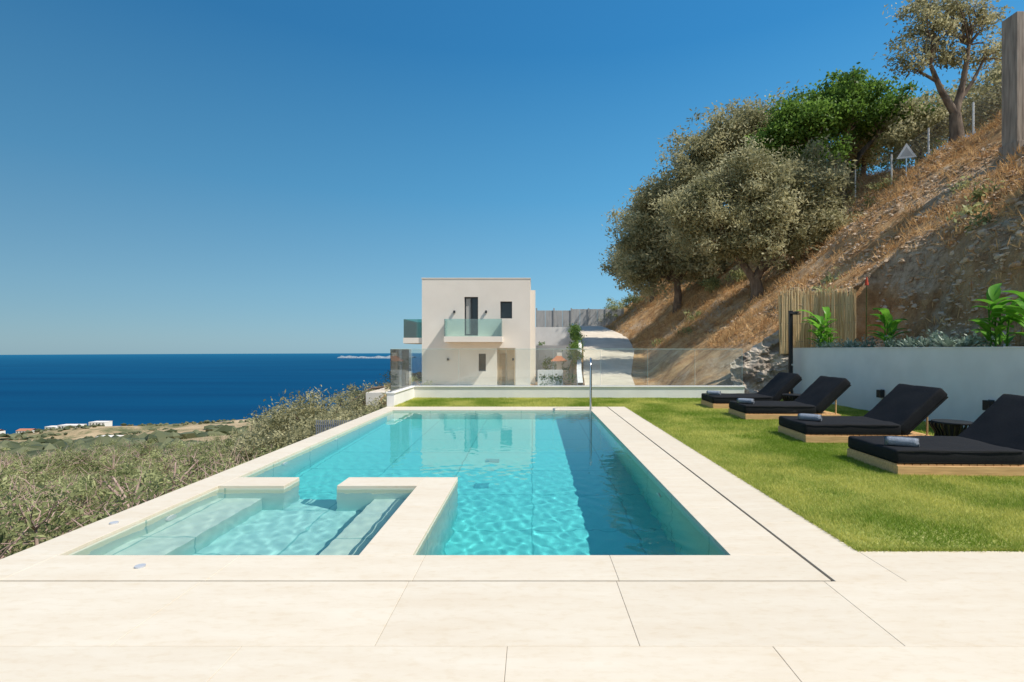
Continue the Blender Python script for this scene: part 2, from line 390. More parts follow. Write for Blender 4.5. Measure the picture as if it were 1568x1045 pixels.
b=(12.1,27.6,gz(12.1,27.6))
tree('olive_tree',b,[(0.9,0,4.8,3.5,2.6,2.6),(-1.6,.3,4.1,2.7,2.2,2.0),(2.6,.2,6.3,2.1,1.8,1.8),(-.3,0,6.8,2.0,1.7,1.4),(-3.4,.6,5.0,1.6,1.5,1.5),(3.3,0,4.1,1.8,1.4,1.6),(-2.6,.4,6.3,1.3,1.3,1.0)],.3,
  [[(0,0,-.2,.42),(.05,0,.6,.34),(-.1,0,1.2,.30)],[(-.1,0,1.1,.24),(-.7,0,2.0,.18),(-1.3,.2,3.0,.12)],[(-.1,0,1.1,.26),(.4,0,2.2,.2),(.9,.1,3.4,.13)],[(.2,0,1.6,.16),(1.2,-.2,2.6,.12),(2.0,0,4.0,.08)]],
  M_olive,nclump=600,perc=108,cr=.46,l=.21,w=.078,limb=50)
b=(15.2,36.0,gz(15.2,36.0))
tree('olive_tree',b,[(-.6,0,7.0,3.4,3,2.8),(.3,0,9.3,2.8,2.3,2.0),(-3.4,0,5.8,2.8,2.4,2.3),(2.3,0,7.9,2.5,2.2,2.3),(1.3,0,5.4,2.6,2.4,1.8),(-2.6,0,8.1,1.9,1.7,1.6)],.3,
  [[(0,0,-.2,.45),(0,0,1.6,.36),(-.2,0,3.0,.3)],[(-.2,0,3,.25),(-1.4,0,4.6,.18),(-2,0,5.6,.12)],[(-.2,0,3,.25),(.4,0,5.5,.18),(.5,0,8,.1)],[(-.2,0,3,.2),(1.2,0,5.5,.15),(1.8,0,7.6,.1)]],
  M_olive,nclump=620,perc=100,cr=.56,l=.26,w=.10,limb=40)
b=(10.9,38.6,gz(10.9,38.6))
tree('olive_tree',b,[(-.2,0,5.4,2.9,2.4,2.5),(-1.4,0,7.6,2.2,2,2.0),(1.4,0,4.2,2.4,2,1.9),(-2.3,0,3.4,2.1,1.8,2.1),(.6,.0,8.8,2.0,1.7,1.6),(-2.4,0,5.8,1.7,1.6,1.5)],.3,
  [[(0,0,-.2,.36),(.1,0,1.4,.28),(0,0,2.4,.24)],[(0,0,2.4,.2),(-.8,0,4,.14),(-1.3,0,6.6,.08)],[(0,0,2.4,.18),(.8,0,3.4,.14),(1.2,0,4.4,.1)]],
  M_olive,nclump=560,perc=92,cr=.56,l=.28,w=.11,limb=36)
b=(11.8,50,gz(11.8,50))
tree('olive_tree',b,[(0,0,5,3.4,3,2.8),(-1,0,8,2.6,2.4,2.2),(2,0,9,3,2.6,2.2),(-2.5,0,4,2,2,2)],.3,[[(0,0,-.2,.36),(.1,0,1.4,.28),(0,0,3.4,.2)]],
  M_olive,nclump=300,perc=75,cr=.8,l=.34,w=.13,limb=20)
b=(18.6,32.4,gz(18.6,32.4))
tree('carob_tree',b,[(0.0,0,6.6,2.3,2.2,1.4),(2.2,.3,7.2,2.7,2.2,1.5),(4.3,.2,6.5,1.7,1.6,1.2),(-1.9,0,6.2,2.0,1.8,1.3),(-3.0,0,5.2,1.5,1.5,1.1),(1.0,0,8.1,1.8,1.5,.8),(-1.0,0,4.1,1.5,1.4,1.0)],.3,
  [[(0,0,-.3,.4),(.2,0,1,.3),(.1,0,2.0,.25)],[(.1,0,1.8,.2),(-.6,0,3.2,.16),(-1.2,0,4.8,.1)],[(.1,0,2,.2),(.6,0,3.6,.17),(1.3,0,5.4,.12)],[(.9,.3,-.2,.28),(1.4,.2,2.0,.22),(2.3,.2,4.2,.17),(3.4,.2,5.4,.1)]],
  M_carob,nclump=380,perc=95,cr=.5,l=.20,w=.13,limb=55)
b=(20.8,25.2,gz(20.8,25.2))
tree('olive_tree',b,[(-1.3,0,5.9,1.3,1.3,.9),(.9,0,6.6,1.4,1.3,.8),(-2.4,0,4.4,1.0,1,.6),(1.8,.2,5.0,1.1,1,.7),(-.2,0,4.8,1.1,1,.5),(0,.2,7.3,1.2,1,.6),(-1.8,0,7.1,1.0,.9,.6)],.3,
  [[(0,0,-.3,.36),(.1,0,.8,.29),(0,0,1.8,.24)],[(0,0,1.8,.18),(-.7,0,3.0,.13),(-1.2,0,4.2,.08)],[(0,0,1.8,.2),(.4,0,3.3,.13),(.7,0,5.2,.08)],[(.2,0,2.4,.12),(1.0,.1,3.5,.08),(1.5,.1,4.5,.05)],[(-.9,0,3.4,.08),(-1.8,0,3.9,.05)]],
  M_olive,nclump=170,perc=60,cr=.38,l=.18,w=.07,limb=60)
for (x,y,s,mt) in [(23.5,31,1.0,M_olive),(25.5,27,1.15,M_olive),(27,36,1.3,M_carob),(23.2,38,1.0,M_carob),(28,31,1.3,M_olive),(21.5,44,1.2,M_olive),(22.6,35,1.0,M_olive)]:
    b=(x,y,gz(x,y))
    tree('olive_tree' if mt is M_olive else 'carob_tree',b,[(0,0,2.6*s,1.9*s,1.9*s,1.5*s),(1*s,0,3.8*s,1.4*s,1.4*s,1.1*s),(-1.2*s,0,1.6*s,1.3*s,1.3*s,1*s)],.2,[[(0,0,-.3,.2),(.1,0,1.5*s,.12)]],mt,nclump=120,perc=60,cr=.5,l=.22,w=.10,limb=15)
b=(17.9,10.4,gz(17.9,10.4))
tree('olive_tree',b,[(0,0,3.2,2.0,2,1.3),(1,0,4.2,1.4,1.5,1)],.2,[[(0,0,-.3,.3),(.1,0,2.0,.2)]],M_olive,nclump=110,perc=80,cr=.5,l=.2,w=.08,limb=20)  # unseen olive beyond the right edge, added to shade the lower slope

bl=[]
for (x,y,r) in [(8.9,57,1.5),(9.8,60,1.6),(8.3,60,1.2),(10.8,55,1.4),(13.5,33,.9),(14.6,32,.8),(16,30,.6),(17.4,30.5,.8),(12.3,35,1.0),(18.0,27,.5),(16.6,35,.9),(20.4,30,.5),(20.7,34,1.0),(19.8,37,1.1),(10.8,19.0,.35),(9.4,31,.5),(10.2,33,.6),(8.4,34,.5),(12.6,14.2,.3),(13.2,15.5,.25),(14.6,16.4,.3),(12.9,12.5,.22),(15.6,18.5,.35),(11.9,20.5,.35)]:
    bl.append((x,y,gz(x,y)+r*.55,r,r,r*.6))
p,vv,cc=clumps(bl,340,60,.26)
foliage('slope_bushes',p,vv,.15,.07,M_scrub,None)
nt_=13000
X=rng.uniform(7,24,nt_*3); Y=rng.uniform(9,60,nt_*3)
dens=fbm(X/2.5,Y/2.5,3,4); keep=(dens>.0)|(rng.random(len(X))<.25)
X=X[keep][:nt_];Y=Y[keep][:nt_]; Z=terr(X,Y)
ok=(Z>1.7)&((X>9.9)|(Y>18)); ok&=(X>np.interp(Y,RY,RXR)+.2); X,Y,Z=X[ok],Y[ok],Z[ok]
q=8; idx=np.repeat(np.arange(len(X)),q)
C=np.stack([X[idx],Y[idx],Z[idx]-.04],1)+rng.normal(size=(len(idx),3))*np.array([.12,.12,.01])
foliage('dry_grass',C,np.clip(rng.random(len(X))[idx]*.7+.3*rng.random(len(C)),0,1),.28,.028,M_dry,None,up=1.2)
import bmesh
def ico():
    bm=bmesh.new(); bmesh.ops.create_icosphere(bm,subdivisions=1,radius=1)
    V=np.array([v.co[:] for v in bm.verts]);F=np.array([[v.index for v in f.verts] for f in bm.faces]); bm.free(); return V,F
IV,IF=ico()
def stones(name,X,Y,S,mat,sink=.2,Z=None,flat=.6):
    n=len(X); Z=terr(X,Y) if Z is None else Z
    sc=S[:,None,None]*(.6+.8*rng.random((n,1,3)))*np.array([1,1,flat]); pert=1+.35*rng.normal(size=(n,len(IV),1)).clip(-1,1)
    a=rng.random(n)*6.28; ca,sa=np.cos(a),np.sin(a)
    W=IV[None]*pert*sc
    Wx=W[:,:,0]*ca[:,None]-W[:,:,1]*sa[:,None]; Wy=W[:,:,0]*sa[:,None]+W[:,:,1]*ca[:,None]
    V=np.stack([Wx+X[:,None],Wy+Y[:,None],W[:,:,2]+(Z+S*sink)[:,None]],2).reshape(-1,3)
    F=(IF[None]+np.arange(n)[:,None,None]*len(IV)).reshape(-1,3)
    return mesh_np(name,V,F,mat)
n=26000; X=rng.uniform(9.7,21,n);Y=rng.uniform(8.5,32,n); k=(fbm(X/2,Y/2,3,8)>-.1)&(X>9.8); X,Y=X[k],Y[k]
S=.015+.085*rng.random(len(X))**3.4
X2=rng.uniform(9.9,13,1500); Y2=rng.uniform(8.5,17.2,1500); X2=np.maximum(X2,np.interp(Y2,[9,13,14.5],[9.8,10.1,11.0])+.2*rng.random(1500)); S2=.02+.10*rng.random(1500)**3
stones('scree',np.concatenate([X,X2]),np.concatenate([Y,Y2]),np.concatenate([S,S2]),M_stone,sink=.05)

# ------------------------------------------------------------------ chain link fence, sign, pillar
def fence(name,pts,h,cell=.16):
    e=empty(name); T=Tubes(5); W=Tubes(3)
    for (x,y) in pts[::1]:
        z=gz(x,y); T.add([(x,y,z-.2),(x,y,z+h+.15)],[.045,.045])
    T.make('posts',simple('galvanised',(.74,.74,.72),rough=.5),e)
    for a,b in zip(pts[:-1],pts[1:]):
        A=Vector((a[0],a[1],gz(*a)+.1));B=Vector((b[0],b[1],gz(*b)+.1)); ln=(B-A).length; m=int(ln/cell); d=(B-A)/ln
        mm=int(h/cell)
        for k in range(-mm,m):
            for sg in (1,-1):
                s0=k*cell; u0=max(0,s0); u1=min(ln,s0+h)
                if u1<=u0: continue
                if sg==1: p0=A+d*u0+Vector((0,0,u0-s0)); p1=A+d*u1+Vector((0,0,u1-s0))
                else: p0=A+d*u0+Vector((0,0,h-(u0-s0))); p1=A+d*u1+Vector((0,0,h-(u1-s0)))
                W.add([p0,p1],[.005,.005])
        for zz in (0,h): W.add([A+Vector((0,0,zz)),B+Vector((0,0,zz))],[.008,.008])
    W.make('wire_mesh',simple('wire',(.35,.35,.34),rough=.5,metal=.3),e)
fence('chain_link_fence',[(21.2,19.5),(21.2,22.0),(21.1,24.5),(20.9,27),(20.7,29.5),(20.2,32),(19.9,34.5)],1.7)
sx,sy=20.6,28.2; sz=gz(sx,sy)
e=empty('traffic_sign',(sx,sy,sz),math.radians(-20))
cyl('pole',(0,0,.9),.035,2.2,M_steel,e)
V=[(-.48,-.05,1.2),(.48,-.05,1.2),(0,-.05,2.03),(-.48,-.03,1.2),(.48,-.03,1.2),(0,-.03,2.03)]
mesh_np('triangle_plate',V,[(0,1,2),(5,4,3),(0,3,4),(0,4,1),(1,4,5),(1,5,2),(2,5,3),(2,3,0)],simple('sign_white',(.85,.85,.85),rough=.5),e)
V=[(-.30,-.056,1.3),(.30,-.056,1.3),(0,-.056,1.82)]
mesh_np('inner_panel',V,[(0,1,2)],simple('sign_grey',(.5,.51,.52),rough=.5),e)
px_,py_=17.5,18.4; pz=gz(px_,py_)
e=empty('wooden_pillar',(px_,py_,pz))
boxes('planks',[(-.36+.18*k,-.36+.18*k+.175,-.3,.3,-.6,4.75) for k in range(4)],M_pillar,e,bevel=.01)
box('base_cap',-.42,.42,-.36,.36,-.65,.18,M_pillar,e,bevel=.02); box('red_marker',.0,.2,-.45,-.37,.1,.25,M_red,e,bevel=.01)

# ------------------------------------------------------------------ white house
e=empty('white_house',(0,0,0))
def wallopen(name,x0,x1,z0,z1,y0,y1,ops,mat,parent):
    xs=sorted({x0,x1,*[o[0] for o in ops],*[o[1] for o in ops]}); zs=sorted({z0,z1,*[o[2] for o in ops],*[o[3] for o in ops]})
    bl=[]
    for a,b in zip(xs[:-1],xs[1:]):
        for c,d in zip(zs[:-1],zs[1:]):
            cx,cz=(a+b)/2,(c+d)/2
            if not any(o[0]<cx<o[1] and o[2]<cz<o[3] for o in ops): bl.append((a,b,y0,y1,c,d))
    return boxes(name,bl,mat,parent)
ops=[(-4.51,-3.60,2.50,5.07),(-2.12,-1.34,3.64,4.77),(-3.56,-3.08,.13,1.30),(-2.35,-1.12,-.85,1.68)]
wallopen('front_wall',-7.33,-.13,-.95,6.28,34,34.5,ops,M_housew,e)
box('body',-7.33,-.13,34.5,43,-.95,6.28,M_housew,e)
box('rear_volume',-.13,.22,36,42,-.95,5.75,M_housew,e)
box('parapet_cap',-7.36,-.10,33.97,43.03,6.28,6.34,M_housew,e)
for k,(a,b,c,d) in enumerate(ops[:3]):
    box('glazing_%d'%k,a,b,34.22,34.24,c,d,M_win,e)
    fr=[(a,a+.06,34.12,34.2,c,d),(b-.06,b,34.12,34.2,c,d),(a+.06,b-.06,34.12,34.2,d-.06,d),(a+.06,b-.06,34.12,34.2,c,c+.06)]
    if k==0: fr.append(((a+b)/2-.03,(a+b)/2+.03,34.12,34.2,c+.06,d-.06))
    boxes('window_frame_%d'%k,fr,M_dark,e)
box('curtain',-4.42,-4.12,34.18,34.215,2.6,4.98,simple('curtain_cloth',(.45,.44,.41),rough=.9),e)
box('porch_back',-2.35,-1.12,34.44,34.495,-.85,1.68,M_beige,e); box('porch_side',-1.2,-1.125,34.02,34.44,-.85,1.68,M_beige,e)
box('front_door',-2.2,-1.75,34.38,34.43,-.85,1.3,simple('door_wood',(.38,.27,.15),rough=.6),e)
box('balcony_slab',-5.68,-1.94,32.9,33.998,2.06,2.42,M_housew,e); box('balcony_soffit',-5.6,-2.02,32.95,33.99,2.03,2.058,M_beige,e)
boxes('balcony_glass',[(-5.66,-1.96,32.93,32.95,2.42,3.55),(-5.66,-5.64,32.96,33.99,2.42,3.55),(-1.98,-1.96,32.96,33.99,2.42,3.55)],M_tglass,e)
box('side_balcony_slab',-8.6,-7.332,34.1,38,2.0,2.36,M_housew,e)
boxes('side_balcony_glass',[(-8.57,-7.35,34.13,34.15,2.37,3.6),(-8.57,-8.55,34.16,38,2.37,3.6),(-8.57,-7.35,37.95,37.97,2.37,3.6)],glassmat('dark_teal_glass',(.25,.66,.62),haze=.10),e)
box('side_balcony_soffit',-8.55,-7.34,34.15,37.9,1.97,1.998,M_beige,e)
boxes('wall_lights',[(-5.22,-5.10,33.86,33.995,4.0,4.16),(-3.12,-3.0,33.86,33.995,4.0,4.16),(-5.65,-5.53,33.86,33.995,.85,1.0),(-1.45+.12,-1.33+.12,33.86,33.995,.85,1.0)],M_dark,e)
box('terrace_paving',-9.2,2.0,28.5,33.99,-1.2,-.80,M_conc,e)
box('retaining_base',-9.25,-7.33,33.99,43,-6,-.82,M_housew,e); box('terrace_front',-9.2,-5,28.3,28.499,-6,-.80,M_housew,e)

# ------------------------------------------------------------------ garden / driveway beyond the glass
ys=np.linspace(18,61,60); V=[];F=[]
for k,y in enumerate(ys):
    xl=np.interp(y,RY,RXL);xr=np.interp(y,RY,RXR);z=np.interp(y,RY,RZ)
    for t in np.linspace(0,1,5): V.append((xl+(xr-xl)*t,y,z+.10+.02*math.sin(t*3.14)))
for k in range(len(ys)-1):
    for j in range(4): a=k*5+j; F.append((a,a+1,a+6,a+5))
mesh_np('driveway',V,F,M_conc,smooth=True)
V=[];F=[]
for k,y in enumerate(ys[8:50]):
    xl=float(np.interp(y,RY,RXL))-.12;z=float(np.interp(y,RY,RZ))
    V+= [(xl-.25,y,-1.0),(xl-.25,y,z+.45),(xl,y,z+.45),(xl,y,z-.3)]
for k in range(41):
    for j in range(3): a=k*4+j; F.append((a,a+1,a+5,a+4))
mesh_np('driveway_parapet',V,F,M_white)
bl=[]
x=.5
while x<9.2:
    bl.append((x,x+.92,56.2,56.35,2.2,5.85 if x<4 else 6.0)); x+=.95
e=empty('concrete_fence_wall'); boxes('panels',bl,M_gconc,e,bevel=.01)
boxes('posts',[(.5+1.9*k-.09,.5+1.9*k+.05,56.12,56.195,2.2,6.1) for k in range(6)],simple('fence_post',(.40,.40,.39),rough=.9),e)
box('garden_wall',.3,3.9,49.8,50.1,-.9,3.75,M_white); box('garden_wall',.3,2.9,40.5,40.8,-.9,1.9,M_white)
box('garden_wall',.35,2.0,33.2,33.45,-.9,.25,M_white)
e=empty('garden_steps'); boxes('treads',[(.4,1.5,34.2+.35*k,34.55+.35*k,-.9,-.65+.17*k) for k in range(5)],M_white,e)
e=empty('outdoor_kitchen',(1.9,36.5,-.85)); box('counter',-.5,.5,-.3,.3,0,.95,M_beige,e,bevel=.01); box('chimney',-.15,.2,-.1,.2,.951,2.2,M_housew,e,bevel=.01)
mesh_np('tiled_hood',[(-.6,-.4,1.6),(.6,-.4,1.6),(.6,.4,1.6),(-.6,.4,1.6),(0,0,2.1)],[(0,1,4),(1,2,4),(2,3,4),(3,0,4)],M_tile,e)
bl=[]
for y in np.arange(30,50,.8):
    xl=float(np.interp(y,RY,RXL)); z=float(np.interp(y,RY,RZ)); bl.append((xl-.5,y,z+.35+.2*rng.random(),.35,.45,.3+.25*rng.random()))
bl+=[(.9,31.5,-.3,.5,.4,.5),(1.7,31.8,-.4,.4,.4,.4),(1.2,38.5,.4,.6,.5,.8),(2.3,39.5,.5,.6,.5,.9),(.7,45,1.5,.6,.5,.8),(2.6,30.5,-.2,.5,.5,.6)]
p,vv,cc=clumps(bl,150,45,.22)
foliage('garden_hedge',p,vv,.12,.07,M_green,None)

# ------------------------------------------------------------------ pool
X0,X1,Y0,Y1=-3.68,1.54,3.98,13.49
D=-1.4
pool=empty('swimming_pool')
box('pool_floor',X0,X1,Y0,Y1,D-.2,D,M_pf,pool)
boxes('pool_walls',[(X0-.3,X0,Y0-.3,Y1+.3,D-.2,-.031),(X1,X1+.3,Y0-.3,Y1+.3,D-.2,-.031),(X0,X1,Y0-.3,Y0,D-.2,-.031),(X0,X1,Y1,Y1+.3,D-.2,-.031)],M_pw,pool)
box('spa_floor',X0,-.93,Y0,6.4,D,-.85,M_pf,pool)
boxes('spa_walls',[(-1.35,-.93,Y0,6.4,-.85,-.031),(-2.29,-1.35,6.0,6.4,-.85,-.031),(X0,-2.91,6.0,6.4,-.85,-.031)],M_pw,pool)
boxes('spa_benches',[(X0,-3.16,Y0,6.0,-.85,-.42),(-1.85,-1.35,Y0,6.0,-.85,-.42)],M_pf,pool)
def tiles(L_):
    return [(a+.0012,b-.0012,c+.0012,d-.0012,-.03,0) for (a,b,c,d) in L_]
cop=[]
def strip_y(x0,x1,y0,y1,s,off=0):
    ys=[y0]+[y for y in np.arange(y0+off if off else y0+s,y1-.2,s)]+[y1]
    return [(x0,x1,a,b) for a,b in zip(ys[:-1],ys[1:])]
def strip_x(y0,y1,x0,x1,s,off=0):
    xs=[x0]+[x for x in np.arange(x0+off if off else x0+s,x1-.2,s)]+[x1]
    return [(a,b,y0,y1) for a,b in zip(xs[:-1],xs[1:])]
cop+=strip_x(3.545,3.98,-4.05,2.07,1.43,.36)            # front
cop+=strip_y(-4.05,-3.68,3.98,13.49,1.2)
cop+=strip_y(1.54,2.07,3.98,13.49,1.2)
cop+=strip_x(13.49,14.25,-4.05,2.07,1.2)
cop+=[(-1.35,-.93,3.98,5.2),(-1.35,-.93,5.2,6.4),(-2.29,-1.35,6.0,6.4),(-3.68,-2.91,6.0,6.4)]
boxes('coping_tiles',tiles(cop),M_lime,pool,bevel=.002,seg=1)
boxes('coping_bed',[(-4.04,-3.7,3.55,14.24,-.4,-.004),(1.56,2.07,3.55,14.24,-.4,-.004),(-3.7,1.56,3.55,3.96,-.4,-.004),(-3.7,1.56,13.51,14.24,-.4,-.004)],M_grout,pool)
box('drain_slot',2.07,2.092,3.53,14.25,-.06,-.022,M_slot,pool)
box('front_joint',-4.05,2.07,3.53,3.542,-.06,-.008,simple('joint_sealant',(.16,.145,.12),rough=.9),pool)
for y in (5.2,7.6,9.6,11.6): cyl('underwater_lamp',(X0+.012,y,-.28),.07,.02,M_white,pool,rot=(0,math.pi/2,0))
for y in (6.2,9.4,12.2): cyl('underwater_lamp',(X1-.012,y,-.45),.07,.02,M_white,pool,rot=(0,math.pi/2,0))
M_drain=simple('drain_grille',(.06,.42,.45),rough=.6)
for (x,y) in ((-.7,9.0),(-.75,7.6)): box('main_drain',x-.12,x+.12,y-.12,y+.12,D+.001,D+.012,M_drain,pool)
for (x,y) in ((-2.88,3.76),(-3.84,4.7)): cyl('deck_spotlight',(x,y,.006),.035,.012,simple('lamp_lens',(.5,.52,.55),rough=.4),pool)
wx=np.linspace(X0-.03,X1+.03,240); wy=np.linspace(Y0-.03,Y1+.03,420)
WX,WY=np.meshgrid(wx,wy); WZ=np.zeros_like(WX)
for k in range(40):
    lam=.10*(3.2**rng.random()); a=rng.random()*6.28; ph=rng.random()*6.28; kk=2*math.pi/lam
    WZ+=.00015*lam/.2*np.sin(kk*(np.cos(a)*WX+np.sin(a)*WY)+ph)
amp=.2+.8*(1-sst(4.8,9.0,WY)); WZ=WZ*amp
WZ-=.045
nx,ny=len(wx),len(wy); i=np.arange((ny-1)*(nx-1)); o=(i//(nx-1))*nx+i%(nx-1)
Ft=np.stack([o,o+1,o+nx+1,o+nx],1)
V=np.stack([WX.ravel(),WY.ravel(),WZ.ravel()],1)
w=mesh_np('pool_water',V,Ft,M_water,pool,smooth=True)
w.cycles.is_caustics_caster=True
for o_ in pool.children:
    if o_ is not w: o_.cycles.is_caustics_receiver=True

# ------------------------------------------------------------------ deck
dl=[]; y=3.53
rows=[]
while y>-6: rows.append((y-.77,y)); y-=.77
for r,(a,b) in enumerate(rows):
    off=-.85+(.715 if r%2 else 0)
    xs=[-4.05]+[x for x in np.arange(off-1.43*6,11,1.43) if -3.95<x<9.9]+[10.0]
    dl+=[(p_,q_,a,b) for p_,q_ in zip(xs[:-1],xs[1:])]
dl+=strip_y(2.092,2.58,3.53,14.25,1.2)
dl+=strip_x(3.53,4.06,2.58,10,1.43)
dk=empty('pool_deck')
boxes('deck_tiles',[(a+.0014,b-.0014,c+.0014,d-.0014,-.03,0) for a,b,c,d in dl],M_lime,dk,bevel=.0015,seg=1)
boxes('deck_bed',[(-4.05,10,-6,3.528,-.6,-.004),(2.094,2.58,3.53,14.25,-.6,-.004),(2.58,10,3.53,4.06,-.6,-.004)],M_grout,dk)

# lawn
def lawnmat():
    m,nt,out=newmat('lawn_soil')
    tc=N(nt,'ShaderNodeTexCoord')
    n1=N(nt,'ShaderNodeTexNoise'); n1.inputs['Scale'].default_value=1.3; n1.inputs['Detail'].default_value=8; L(nt,tc.outputs['Object'],n1.inputs[0])
    r=N(nt,'ShaderNodeValToRGB'); e=r.color_ramp.elements; e[0].position=.35; e[0].color=(.17,.25,.03,1); e[1].position=.65; e[1].color=(.42,.42,.13,1)
    L(nt,n1.outputs[0],r.inputs[0])
    p=N(nt,'ShaderNodeBsdfPrincipled'); p.inputs['Roughness'].default_value=.95; L(nt,r.outputs[0],p.inputs['Base Color']); L(nt,p.outputs[0],out.inputs[0]); return m
lw=empty('lawn')
boxes('soil',[(2.58,8.7,4.06,16.7,-3,-.005),(-4.0,2.58,14.25,16.7,-3,-.005)],lawnmat(),lw)
def blades(n,x0,x1,y0,y1,h,wd):
    X=rng.uniform(x0,x1,n);Y=rng.uniform(y0,y1,n)
    a=rng.random(n)*6.28; hh=h*(.5+.8*rng.random(n))*(1+.5*fbm(X*1.5,Y*1.5,3,6)); lx=rng.normal(size=n)*.018; ly=rng.normal(size=n)*.018
    c,s=np.cos(a)*wd,np.sin(a)*wd
    z=np.full(n,-.006)
    V=np.stack([np.stack([X-c,Y-s,z],1),np.stack([X+c,Y+s,z],1),np.stack([X+lx,Y+ly,hh],1)],1).reshape(-1,3)
    v=np.clip(.42+1.4*fbm(X*1.1,Y*1.1,5,11)+.30*rng.normal(size=n),0,1)
    return V,v
V1,v1=blades(260000,2.56,8.65,4.04,9,.030,.0035)
V2,v2=blades(170000,2.56,8.65,9,16.7,.034,.006)
V3,v3=blades(60000,-3.9,2.57,14.25,16.7,.038,.006)
n=9000; X=np.concatenate([2.585+np.abs(rng.normal(size=n))*.012,rng.uniform(2.6,8.6,n)]); Y=np.concatenate([rng.uniform(4.06,14.2,n),4.065+np.abs(rng.normal(size=n))*.012])
a=rng.random(2*n)*6.28; c,s=np.cos(a)*.004,np.sin(a)*.004; z=np.full(2*n,-.006)
V4=np.stack([np.stack([X-c,Y-s,z],1),np.stack([X+c,Y+s,z],1),np.stack([X+rng.normal(size=2*n)*.022,Y+rng.normal(size=2*n)*.022,.012+.022*rng.random(2*n)],1)],1).reshape(-1,3)
V=np.concatenate([V1,V2,V3,V4]); v=np.concatenate([v1,v2,v3,rng.random(2*n)])
mesh_np('grass_blades',V,np.arange(len(V)).reshape(-1,3),M_blade,lw,var=v)

# ------------------------------------------------------------------ walls & glass
wl=empty('low_parapet_wall')
boxes('wall_body',[(-4.05,6.92,16.7,16.95,-3,.36),(-4.05,-3.85,14.26,16.7,-3,.36)],M_white,wl)
boxes('wall_cap',[(-4.08,6.95,16.67,16.98,.36,.40),(-4.08,-3.82,14.24,16.67,.36,.40)],M_white,wl,bevel=.006)
box('pool_terrace_side',-4.045,-4.0,-6,14.25,-3.5,-.035,M_white,wl)
gf=empty('glass_fence')
xs=np.linspace(-3.95,6.9,8)
boxes('panels',[(a+.012,b-.012,16.80,16.815,.40,1.6) for a,b in zip(xs[:-1],xs[1:])]+[(-3.965,-3.95,14.3+1.22*k+.01,14.3+1.22*(k+1)-.01,.40,1.6) for k in range(2)],M_glass,gf)
boxes('panel_edges',[(a+.012,b-.012,16.798,16.817,1.6,1.612) for a,b in zip(xs[:-1],xs[1:])]+[(-3.967,-3.948,14.3,16.75,1.6,1.612)]+[(x-.012,x-.006,16.798,16.817,.40,1.6) for x in xs],M_gedge,gf)
rw=empty('retaining_wall')
box('wall_body',8.7,8.9,-6,17.1,-3,1.62,M_white,rw); box('return',8.9,11.0,17.62,17.8,-.2,1.62,M_white,rw)
box('cap',8.685,8.915,-6,17.12,1.621,1.645,M_white,rw,bevel=.004)
for (y,z) in ((12.7,.50),(9.69,.54)):
    e=empty('wall_lamp',(8.7,y,z)); box('back_plate',-.02,-.002,-.06,.06,-.1,.1,M_dark,e); box('lamp_head',-.12,-.02,-.075,.075,-.1,.09,M_blackp,e,bevel=.006)
n1,n2=70,70; V=[];F=[]
for a in range(n1):
    for b_ in range(n2):
        u=a/(n1-1);t=b_/(n2-1); x=6.75+2.3*u; z=-.2+2.9*t*(.45+.55*u)
        V.append((x,17.05+.5*t+.55*float(abs(fbm(x*1.6,z*2.4,5,3)))-.1,z))
for a in range(n1-1):
    for b_ in range(n2-1): k=a*n2+b_; F.append((k,k+n2,k+n2+1,k+1))
mesh_np('rock_face',V,F,M_rock)

# ------------------------------------------------------------------ sun loungers
def softbox(name,x0,x1,y0,y1,z0,z1,mat,parent,bev=.035):
    bm=bmesh.new(); bmesh.ops.create_cube(bm,size=1)
    for v_ in bm.verts: v_.co=Vector(((x0+x1)/2+v_.co.x*(x1-x0),(y0+y1)/2+v_.co.y*(y1-y0),(z0+z1)/2+v_.co.z*(z1-z0)))
    bmesh.ops.bevel(bm,geom=list(bm.edges),offset=bev,segments=3,profile=.5,affect='EDGES')
    bmesh.ops.subdivide_edges(bm,edges=[e_ for e_ in bm.edges if e_.calc_length()>.2],cuts=10,use_grid_fill=True)
    for v_ in bm.verts:
        p=v_.co; nn=float(fbm(p.x*4+parent.location.y,p.y*4,3,2)); v_.co.z+=.020*nn if p.z>(z0+z1)/2 else 0; v_.co.y+=.012*float(fbm(p.x*5,p.z*6,2,4))
    me=bpy.data.meshes.new(name); bm.to_mesh(me); bm.free(); me.materials.append(mat)
    for pl in me.polygons: pl.use_smooth=True
    return link(bpy.data.objects.new(name,me),parent)
def lounger(x,y,rz):
    e=empty('sun_lounger',(x,y,0),rz)
    Lb,W=2.12,1.08
    boxes('wooden_base',[(0,Lb,-.03,.03,.0,.125),(0,Lb,W-.05,W,.0,.125),(0,.05,.03,W-.05,.0,.125),(Lb-.05,Lb,.03,W-.05,.0,.125),(.05,Lb-.05,W/2-.04,W/2+.04,.0,.11)],M_wood,e,bevel=.004)
    boxes('platform_slats',[(.01+.1*k,.01+.1*k+.085,.0,W-.01,.126,.14) for k in range(21)],M_wood,e)
    softbox('seat_cushion',-.0,1.60,-.0,W,.142,.325,M_black,e)
    boxes('seam_piping',[(.02,1.56,-.012,-.004,.305,.312),(.02,1.56,-.012,-.004,.16,.167)],M_blackp,e)
    bk=empty('backrest'); bk.parent=e; bk.location=(1.64,0,.175); bk.rotation_euler=(0,-math.radians(44),0)
    softbox('back_cushion',-.02,.98,0,W,-.04,.15,M_black,bk)
    boxes('back_frame',[(0,.95,.02,.06,-.07,-.042),(0,.95,W-.06,W-.02,-.07,-.042),(.9,.95,.06,W-.06,-.07,-.042)],M_blackp,bk)
    for yy in (.06,W-.1):
        T=Tubes(4); T.add([(2.05,yy,.12),(2.05,yy,.48)],[.018,.018]); T.make('prop',M_wood,e)
    return e
